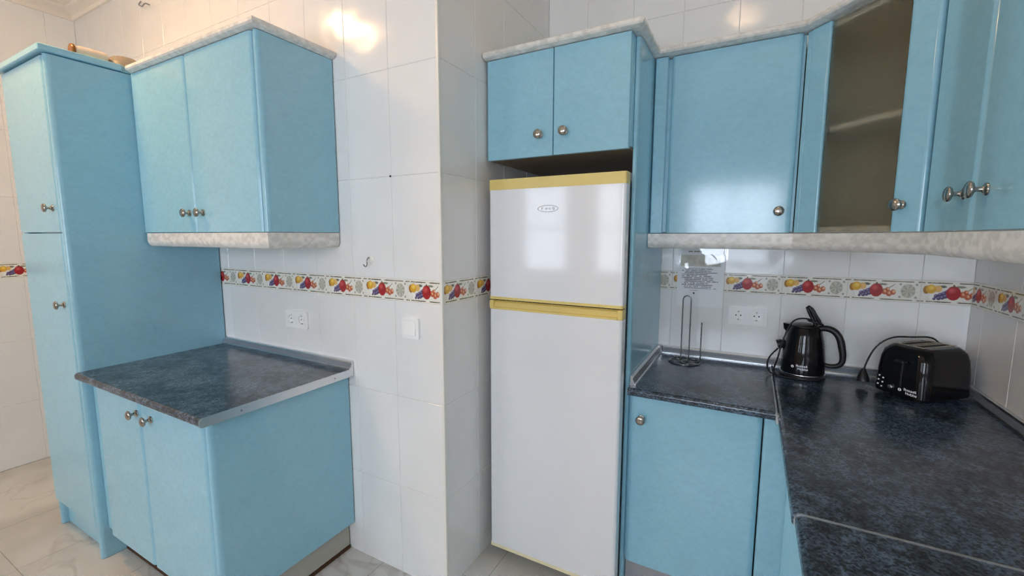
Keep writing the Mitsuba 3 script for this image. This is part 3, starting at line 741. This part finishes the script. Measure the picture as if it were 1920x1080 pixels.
# ------------------------------------------------------------------ notice in a plastic sleeve
nt = thing('notice', 'printed notice in a clear plastic sleeve on the tiles behind the paper holder', 'notice')
m = bx(0.690, 0.893, YB - 0.0016, YB - 0.0008, 1.098, 1.380, 0)
put(nt, 'sheet', m, 'mat_notice', False, uv=np.stack([(m.vertices[:, 0] - 0.690) / 0.203, (m.vertices[:, 2] - 1.098) / 0.282], 1))
gx, gz = np.meshgrid(np.linspace(0.680, 0.905, 14), np.linspace(1.088, 1.390, 18))
nz = meshkit.fbm(np.stack([gx.ravel() * 22, gz.ravel() * 22, gx.ravel() * 0], 1), 3, 5)
V = np.stack([gx.ravel(), YB - 0.0030 - 0.006 * nz * np.clip((gz.ravel() - 1.20) / 0.1, 0.15, 1), gz.ravel()], 1)
F = [f for i in range(17) for j in range(13) for f in ((i * 14 + j, i * 14 + j + 1, (i + 1) * 14 + j + 1), (i * 14 + j, (i + 1) * 14 + j + 1, (i + 1) * 14 + j))]
put(nt, 'sleeve', trimesh.Trimesh(V, F, process=False), 'mat_sleeve', True, label='clear plastic sleeve')

# ------------------------------------------------------------------ kitchen paper holder
ph = thing('paper_holder', 'empty wire kitchen paper holder standing on the worktop by the end panel', 'paper holder')
hx, hy, hz = 0.757, 0.800, 0.860
r_ = 0.0027
ringp = lambda R, z, n=40: [(hx + R * math.cos(t), hy + R * math.sin(t), z) for t in np.linspace(0, 2 * math.pi, n, endpoint=False)]
put(ph, 'base_ring', tube(ringp(0.066, hz + 0.0030), r_, 8, True), 'mat_wire', True)
petal = []
for k in range(4):
    a0 = k * math.pi / 2 + 0.4
    petal.append(tube([(hx + math.cos(a0) * (0.034 + 0.030 * math.cos(t)) - math.sin(a0) * 0.022 * math.sin(t), hy + math.sin(a0) * (0.034 + 0.030 * math.cos(t)) + math.cos(a0) * 0.022 * math.sin(t), hz + 0.0075) for t in np.linspace(0, 2 * math.pi, 26, endpoint=False)], r_ * 0.9, 8, True))
put(ph, 'base_scroll', cat(*petal), 'mat_wire', True)
ux = 0.017
U = [(hx - ux, hy, hz + 0.006)] + [(hx - ux, hy, hz + q) for q in (0.1, 0.2, 0.285)] + [(hx - ux * math.cos(t), hy, hz + 0.288 + ux * math.sin(t)) for t in np.linspace(0.25, math.pi - 0.25, 9)] + [(hx + ux, hy, hz + q) for q in (0.285, 0.2, 0.1, 0.006)]
put(ph, 'upright_loop', tube(U, r_, 8), 'mat_wire', True)
put(ph, 'side_rod', cat(tube([(hx + 0.064, hy + 0.012, hz + 0.004), (hx + 0.064, hy + 0.012, hz + 0.1), (hx + 0.064, hy + 0.012, hz + 0.180)], r_, 8),
                        mv(trimesh.creation.icosphere(2, 0.0042), hx + 0.064, hy + 0.012, hz + 0.183)), 'mat_wire', True)

# ------------------------------------------------------------------ kettle
kt = thing('kettle', 'glossy black electric kettle on its base beside the socket', 'kettle')
kx, ky, kz = 1.208, 0.822, 0.8605
KM = trimesh.transformations.translation_matrix((kx, ky, kz))
put(kt, 'base', tf(lathe([(1e-5, 0), (0.078, 0), (0.081, 0.004), (0.081, 0.010), (0.076, 0.016), (1e-5, 0.016)], 40), KM), 'mat_black')
put(kt, 'steel_band', tf(lathe([(0.0765, 0.0165), (0.0790, 0.0165), (0.0796, 0.0182), (0.0790, 0.0200), (0.0765, 0.0205)], 40), KM), 'mat_chrome', 40, label='bright steel band at the foot')
body = put(kt, 'body', tf(lathe([(1e-5, 0.0226), (0.0770, 0.0226), (0.0775, 0.035), (0.0755, 0.080), (0.0700, 0.130), (0.0620, 0.175), (0.0560, 0.198), (0.0525, 0.205), (0.0500, 0.207), (1e-5, 0.207)], 48), KM), 'mat_black_gloss', 40)
put(kt, 'lid', tf(lathe([(0.0505, 0.2071), (0.0495, 0.2105), (0.040, 0.2150), (0.020, 0.2175), (1e-5, 0.2180)], 40), KM), 'mat_black', 40)
sp = hull([(-0.052, -0.016, 0.165), (-0.052, 0.016, 0.165), (-0.045, -0.022, 0.207), (-0.045, 0.022, 0.207), (-0.077, -0.008, 0.212), (-0.077, 0.008, 0.212), (-0.074, -0.009, 0.190), (-0.074, 0.009, 0.190), (-0.045, -0.02, 0.212), (-0.045, 0.02, 0.212)])
put(kt, 'spout', tf(sp, KM @ rot(-14, (0, 0, 1))), 'mat_black_gloss')
hd = spline([(0.040, 0, 0.200), (0.062, 0, 0.207), (0.090, 0, 0.203), (0.112, 0, 0.180), (0.124, 0, 0.140), (0.130, 0, 0.100), (0.124, 0, 0.072), (0.104, 0, 0.060), (0.072, 0, 0.062)], 48)
hm = tube(hd, np.interp(np.linspace(0, 1, 48), [0, 0.2, 0.5, 0.8, 1], [0.011, 0.0125, 0.0125, 0.0095, 0.008]), 14)
put(kt, 'handle', tf(hm, KM @ rot(-14, (0, 0, 1))), 'mat_black', True)
# lettering wraps round the body
def wrap(mesh, R0, zoff, ang0):
    v = mesh.vertices.copy()
    a = ang0 + v[:, 0] / R0
    r = R0 + 0.0002 + v[:, 2]
    z = zoff + v[:, 1]
    rr = r - (z - 0.035) * 0.045
    return trimesh.Trimesh(np.stack([rr * np.cos(a), rr * np.sin(a), z], 1), mesh.faces)
L1 = mv(meshkit.text_mesh('Russell', 0.0085, 0.0006, True), 0.008, 0.0075, 0)
L2 = mv(meshkit.text_mesh('Hobbs', 0.0085, 0.0006, True), 0.014, -0.0045, 0)
dot = mv(extrude(Point(0, 0).buffer(0.0055, 12).difference(sbox(-0.001, -0.004, 0.001, 0.003)), 0.0006), -0.004, 0.006, 0)
lg = cat(L1.subdivide(), L2.subdivide(), dot)
put(kt, 'lettering', tf(wrap(lg, 0.0776, 0.046, math.radians(-118)), KM), 'mat_print_white', False, label='small white lettering')
cord = spline([(kx - 0.020, ky - 0.030, kz + 0.226), (kx - 0.045, ky - 0.052, kz + 0.222), (kx - 0.066, ky - 0.052, kz + 0.200), (kx - 0.088, ky - 0.030, kz + 0.150), (kx - 0.098, ky - 0.010, kz + 0.115)], 36)
kc = put(kt, 'cord', cat(tube(spline([(kx + 0.018, ky - 0.020, kz + 0.236), (kx - 0.010, ky - 0.030, kz + 0.243), (kx - 0.038, ky - 0.036, kz + 0.236), (kx - 0.066, ky - 0.050, kz + 0.190), (kx - 0.084, ky - 0.056, kz + 0.120), (kx - 0.094, ky - 0.050, kz + 0.060), (kx - 0.100, ky - 0.030, kz + 0.010), (kx - 0.086, ky - 0.052, kz + 0.004)], 60), 0.0031, 8),
                         tube(spline([(kx - 0.088, ky + 0.020, kz + 0.100), (kx - 0.110, ky + 0.005, kz + 0.075), (kx - 0.124, ky - 0.010, kz + 0.045), (kx - 0.118, ky - 0.030, kz + 0.012), (kx - 0.095, ky - 0.052, kz + 0.0035), (kx - 0.060, ky - 0.068, kz + 0.0035), (kx - 0.020, ky - 0.088, kz + 0.0035)], 60), 0.0031, 8)), 'mat_black', True, label='black cord looped over and round the kettle')
def plug(M):
    b = hull(np.vstack([[(0.019 * math.cos(t), 0.019 * math.sin(t), z) for t in np.linspace(0, 2 * math.pi, 20)] for z in (0.0, 0.014)] +
                       [[(0.010 * math.cos(t), 0.010 * math.sin(t), 0.030) for t in np.linspace(0, 2 * math.pi, 14)], [(0.006 * math.cos(t), 0.006 * math.sin(t), 0.048) for t in np.linspace(0, 2 * math.pi, 10)]]))
    pins = [mv(trimesh.creation.cylinder(0.0024, 0.019, sections=10), s * 0.0095, 0, -0.0095) for s in (-1, 1)]
    return tf(b, M), tf(cat(*pins), M)
bm, pm = plug(trimesh.transformations.translation_matrix((kx - 0.092, ky + 0.012, kz + 0.118)) @ rot(70, (0, 1, 0)))
pk = put(kt, 'plug', bm, 'mat_black', 40); put(pk, 'pin', pm, 'mat_chrome')
# bundled cord standing on the lid
bun = []
for k in range(9):
    a, b = (k % 3 - 1) * 0.0095, (k // 3 - 1) * 0.0080
    lean = 0.002 * math.sin(k * 2.1)
    bun.append(tube(spline([(kx + 0.040 + a, ky - 0.014 + b, kz + 0.220), (kx + 0.028 + a, ky - 0.014 + b, kz + 0.244), (kx + 0.017 + a + lean, ky - 0.014 + b, kz + 0.266),
                            (kx + 0.009 + a * 0.8, ky - 0.014 + b * 0.8, kz + 0.282 + lean), (kx + 0.004 + a * 0.4, ky - 0.014 + b * 0.5, kz + 0.291 - abs(a) * 0.6)], 24), 0.0056, 8))
bun.append(tube(spline([(kx + 0.030, ky - 0.030, kz + 0.232), (kx + 0.045, ky - 0.010, kz + 0.238), (kx + 0.036, ky + 0.010, kz + 0.236), (kx + 0.012, ky + 0.004, kz + 0.234), (kx + 0.012, ky - 0.026, kz + 0.234), (kx + 0.040, ky - 0.030, kz + 0.228), (kx + 0.056, ky - 0.012, kz + 0.218)], 40), 0.004, 8))
put(kt, 'cord_bundle', cat(*bun), 'mat_black', True, label='black cord bundled on the lid')

# ------------------------------------------------------------------ toaster
ts = thing('toaster', 'glossy black two-slot toaster in the worktop corner', 'toaster')
c0 = np.array([1.537, 0.617])                    # near foot corner
lx = np.array([0.728, 0.685]); lx /= np.linalg.norm(lx)       # along the slots
wx = np.array([-lx[1], lx[0]])
TL, TW, TZ = 0.240, 0.176, 0.186
ctr = c0 + lx * TL / 2 + wx * TW / 2
TM = np.eye(4); TM[:2, 0] = lx; TM[:2, 1] = wx; TM[:3, 3] = (ctr[0], ctr[1], 0.8605)
def tring(z, l, w, r, n=8):
    p = rrect(-l / 2, l / 2, -w / 2, w / 2, r, n)
    return np.array([(x, y, z) for x, y in list(p.exterior.coords)[:-1]])
rings = [tring(0.012, TL - 0.006, TW - 0.006, 0.030), tring(0.018, TL, TW, 0.034), tring(0.090, TL - 0.006, TW - 0.004, 0.034), tring(0.140, TL - 0.016, TW - 0.010, 0.034), tring(0.164, TL - 0.026, TW - 0.022, 0.034),
         tring(0.176, TL - 0.040, TW - 0.040, 0.034), tring(TZ, TL - 0.064, TW - 0.066, 0.024)]
n_ = len(rings[0]); V = np.vstack(rings); F = []
for i in range(len(rings) - 1):
    for k in range(n_):
        l = (k + 1) % n_
        F += [(i * n_ + k, i * n_ + l, (i + 1) * n_ + l), (i * n_ + k, (i + 1) * n_ + l, (i + 1) * n_ + k)]
V = np.vstack([V, [[0, 0, 0.012], [0, 0, TZ]]])
for k in range(n_):
    l = (k + 1) % n_
    F += [(len(V) - 2, l, k), (len(V) - 1, (len(rings) - 1) * n_ + k, (len(rings) - 1) * n_ + l)]
tb = trimesh.Trimesh(V, F); tb.fix_normals()
put(ts, 'body', tf(tb, TM), 'mat_black_gloss', 50)
for s in (-1, 1):
    for e in (-1, 1):
        put(ts, 'foot', tf(bx(e * 0.085 - 0.012, e * 0.085 + 0.012, s * 0.05 - 0.01, s * 0.05 + 0.01, 0, 0.014, 0.002), TM), 'mat_black')
for s in (-1, 1):
    y = s * 0.0235
    kk = put(ts, 'slot_frame', tf(cat(bx(-0.076, 0.076, y - 0.018, y - 0.013, TZ - 0.002, TZ + 0.0025, 0.0008), bx(-0.076, 0.076, y + 0.013, y + 0.018, TZ - 0.002, TZ + 0.0025, 0.0008),
                                      bx(-0.076, -0.070, y - 0.018, y + 0.018, TZ - 0.002, TZ + 0.0025, 0.0008), bx(0.070, 0.076, y - 0.018, y + 0.018, TZ - 0.002, TZ + 0.0025, 0.0008)), TM), 'mat_slot_metal', label='metal frame of a bread slot')
    put(kk, 'slot_gap', tf(bx(-0.070, 0.070, y - 0.013, y + 0.013, TZ - 0.001, TZ + 0.0004, 0), TM), 'mat_dark_gap', False)
XE = -TL / 2
put(ts, 'lever_slot', tf(bx(XE - 0.0005, XE + 0.010, -0.012, -0.006, 0.045, 0.135, 0.001), TM), 'mat_black')
put(ts, 'lever', tf(bx(XE - 0.020, XE + 0.006, -0.024, 0.006, 0.132, 0.143, 0.003), TM), 'mat_black')
for iy, iz in ((0.050, 0.066), (0.037, 0.060), (0.052, 0.050), (0.038, 0.044), (0.053, 0.034), (0.040, 0.028)):
    put(ts, 'button', tf(mv(tf(lathe([(1e-5, 0), (0.0032, 0), (0.0027, 0.0022), (1e-5, 0.003)], 14), rot(-90, (0, 1, 0))), XE + 0.0012, iy + 0.010, iz), TM), 'mat_print_white', 40, label='small white button')
put(ts, 'dial', tf(mv(tf(lathe([(1e-5, 0), (0.0085, 0), (0.008, 0.008), (0.006, 0.010), (1e-5, 0.0105)], 20), rot(-90, (0, 1, 0))), XE + 0.001, 0.018, 0.036), TM), 'mat_chrome', 40)
LT = cat(mv(meshkit.text_mesh('Russell', 0.0085, 0.0008, True), 0.010, 0.006, 0), mv(meshkit.text_mesh('Hobbs', 0.0085, 0.0008, True), 0.016, -0.006, 0),
         mv(extrude(Point(0, 0).buffer(0.0055, 12).difference(sbox(-0.001, -0.004, 0.001, 0.003)), 0.0008), -0.002, 0.005, 0))
FM = np.array([[0, 0, -1, XE - 0.0002], [-1, 0, 0, -0.012], [0, 1, 0, 0.030], [0, 0, 0, 1.0]])
put(ts, 'lettering', tf(tf(LT, FM), TM), 'mat_print_white', False, label='small white lettering')
def W(a, b, z): return tuple(ctr + lx * a + wx * b) + (0.8605 + z,)
put(ts, 'cord', tube(spline([W(0.128, 0.03, 0.020), W(0.150, 0.03, 0.060), W(0.134, 0.028, 0.150), W(0.080, 0.030, 0.198), W(0.0, 0.050, 0.203), W(-0.050, 0.074, 0.199), W(-0.085, 0.100, 0.165), W(-0.100, 0.118, 0.110), W(-0.106, 0.126, 0.060), W(-0.106, 0.126, 0.042)], 80), 0.0030, 8), 'mat_black', True, label='black cord laid over the toaster')
bm, pm = plug(trimesh.transformations.translation_matrix(W(-0.106, 0.126, 0.021)[:3]) @ rot(-8, (1, 0, 0)) @ rot(0, (0, 1, 0)) @ trimesh.transformations.translation_matrix((0, 0, -0.001)))
pk = put(ts, 'plug', bm, 'mat_black', 40)
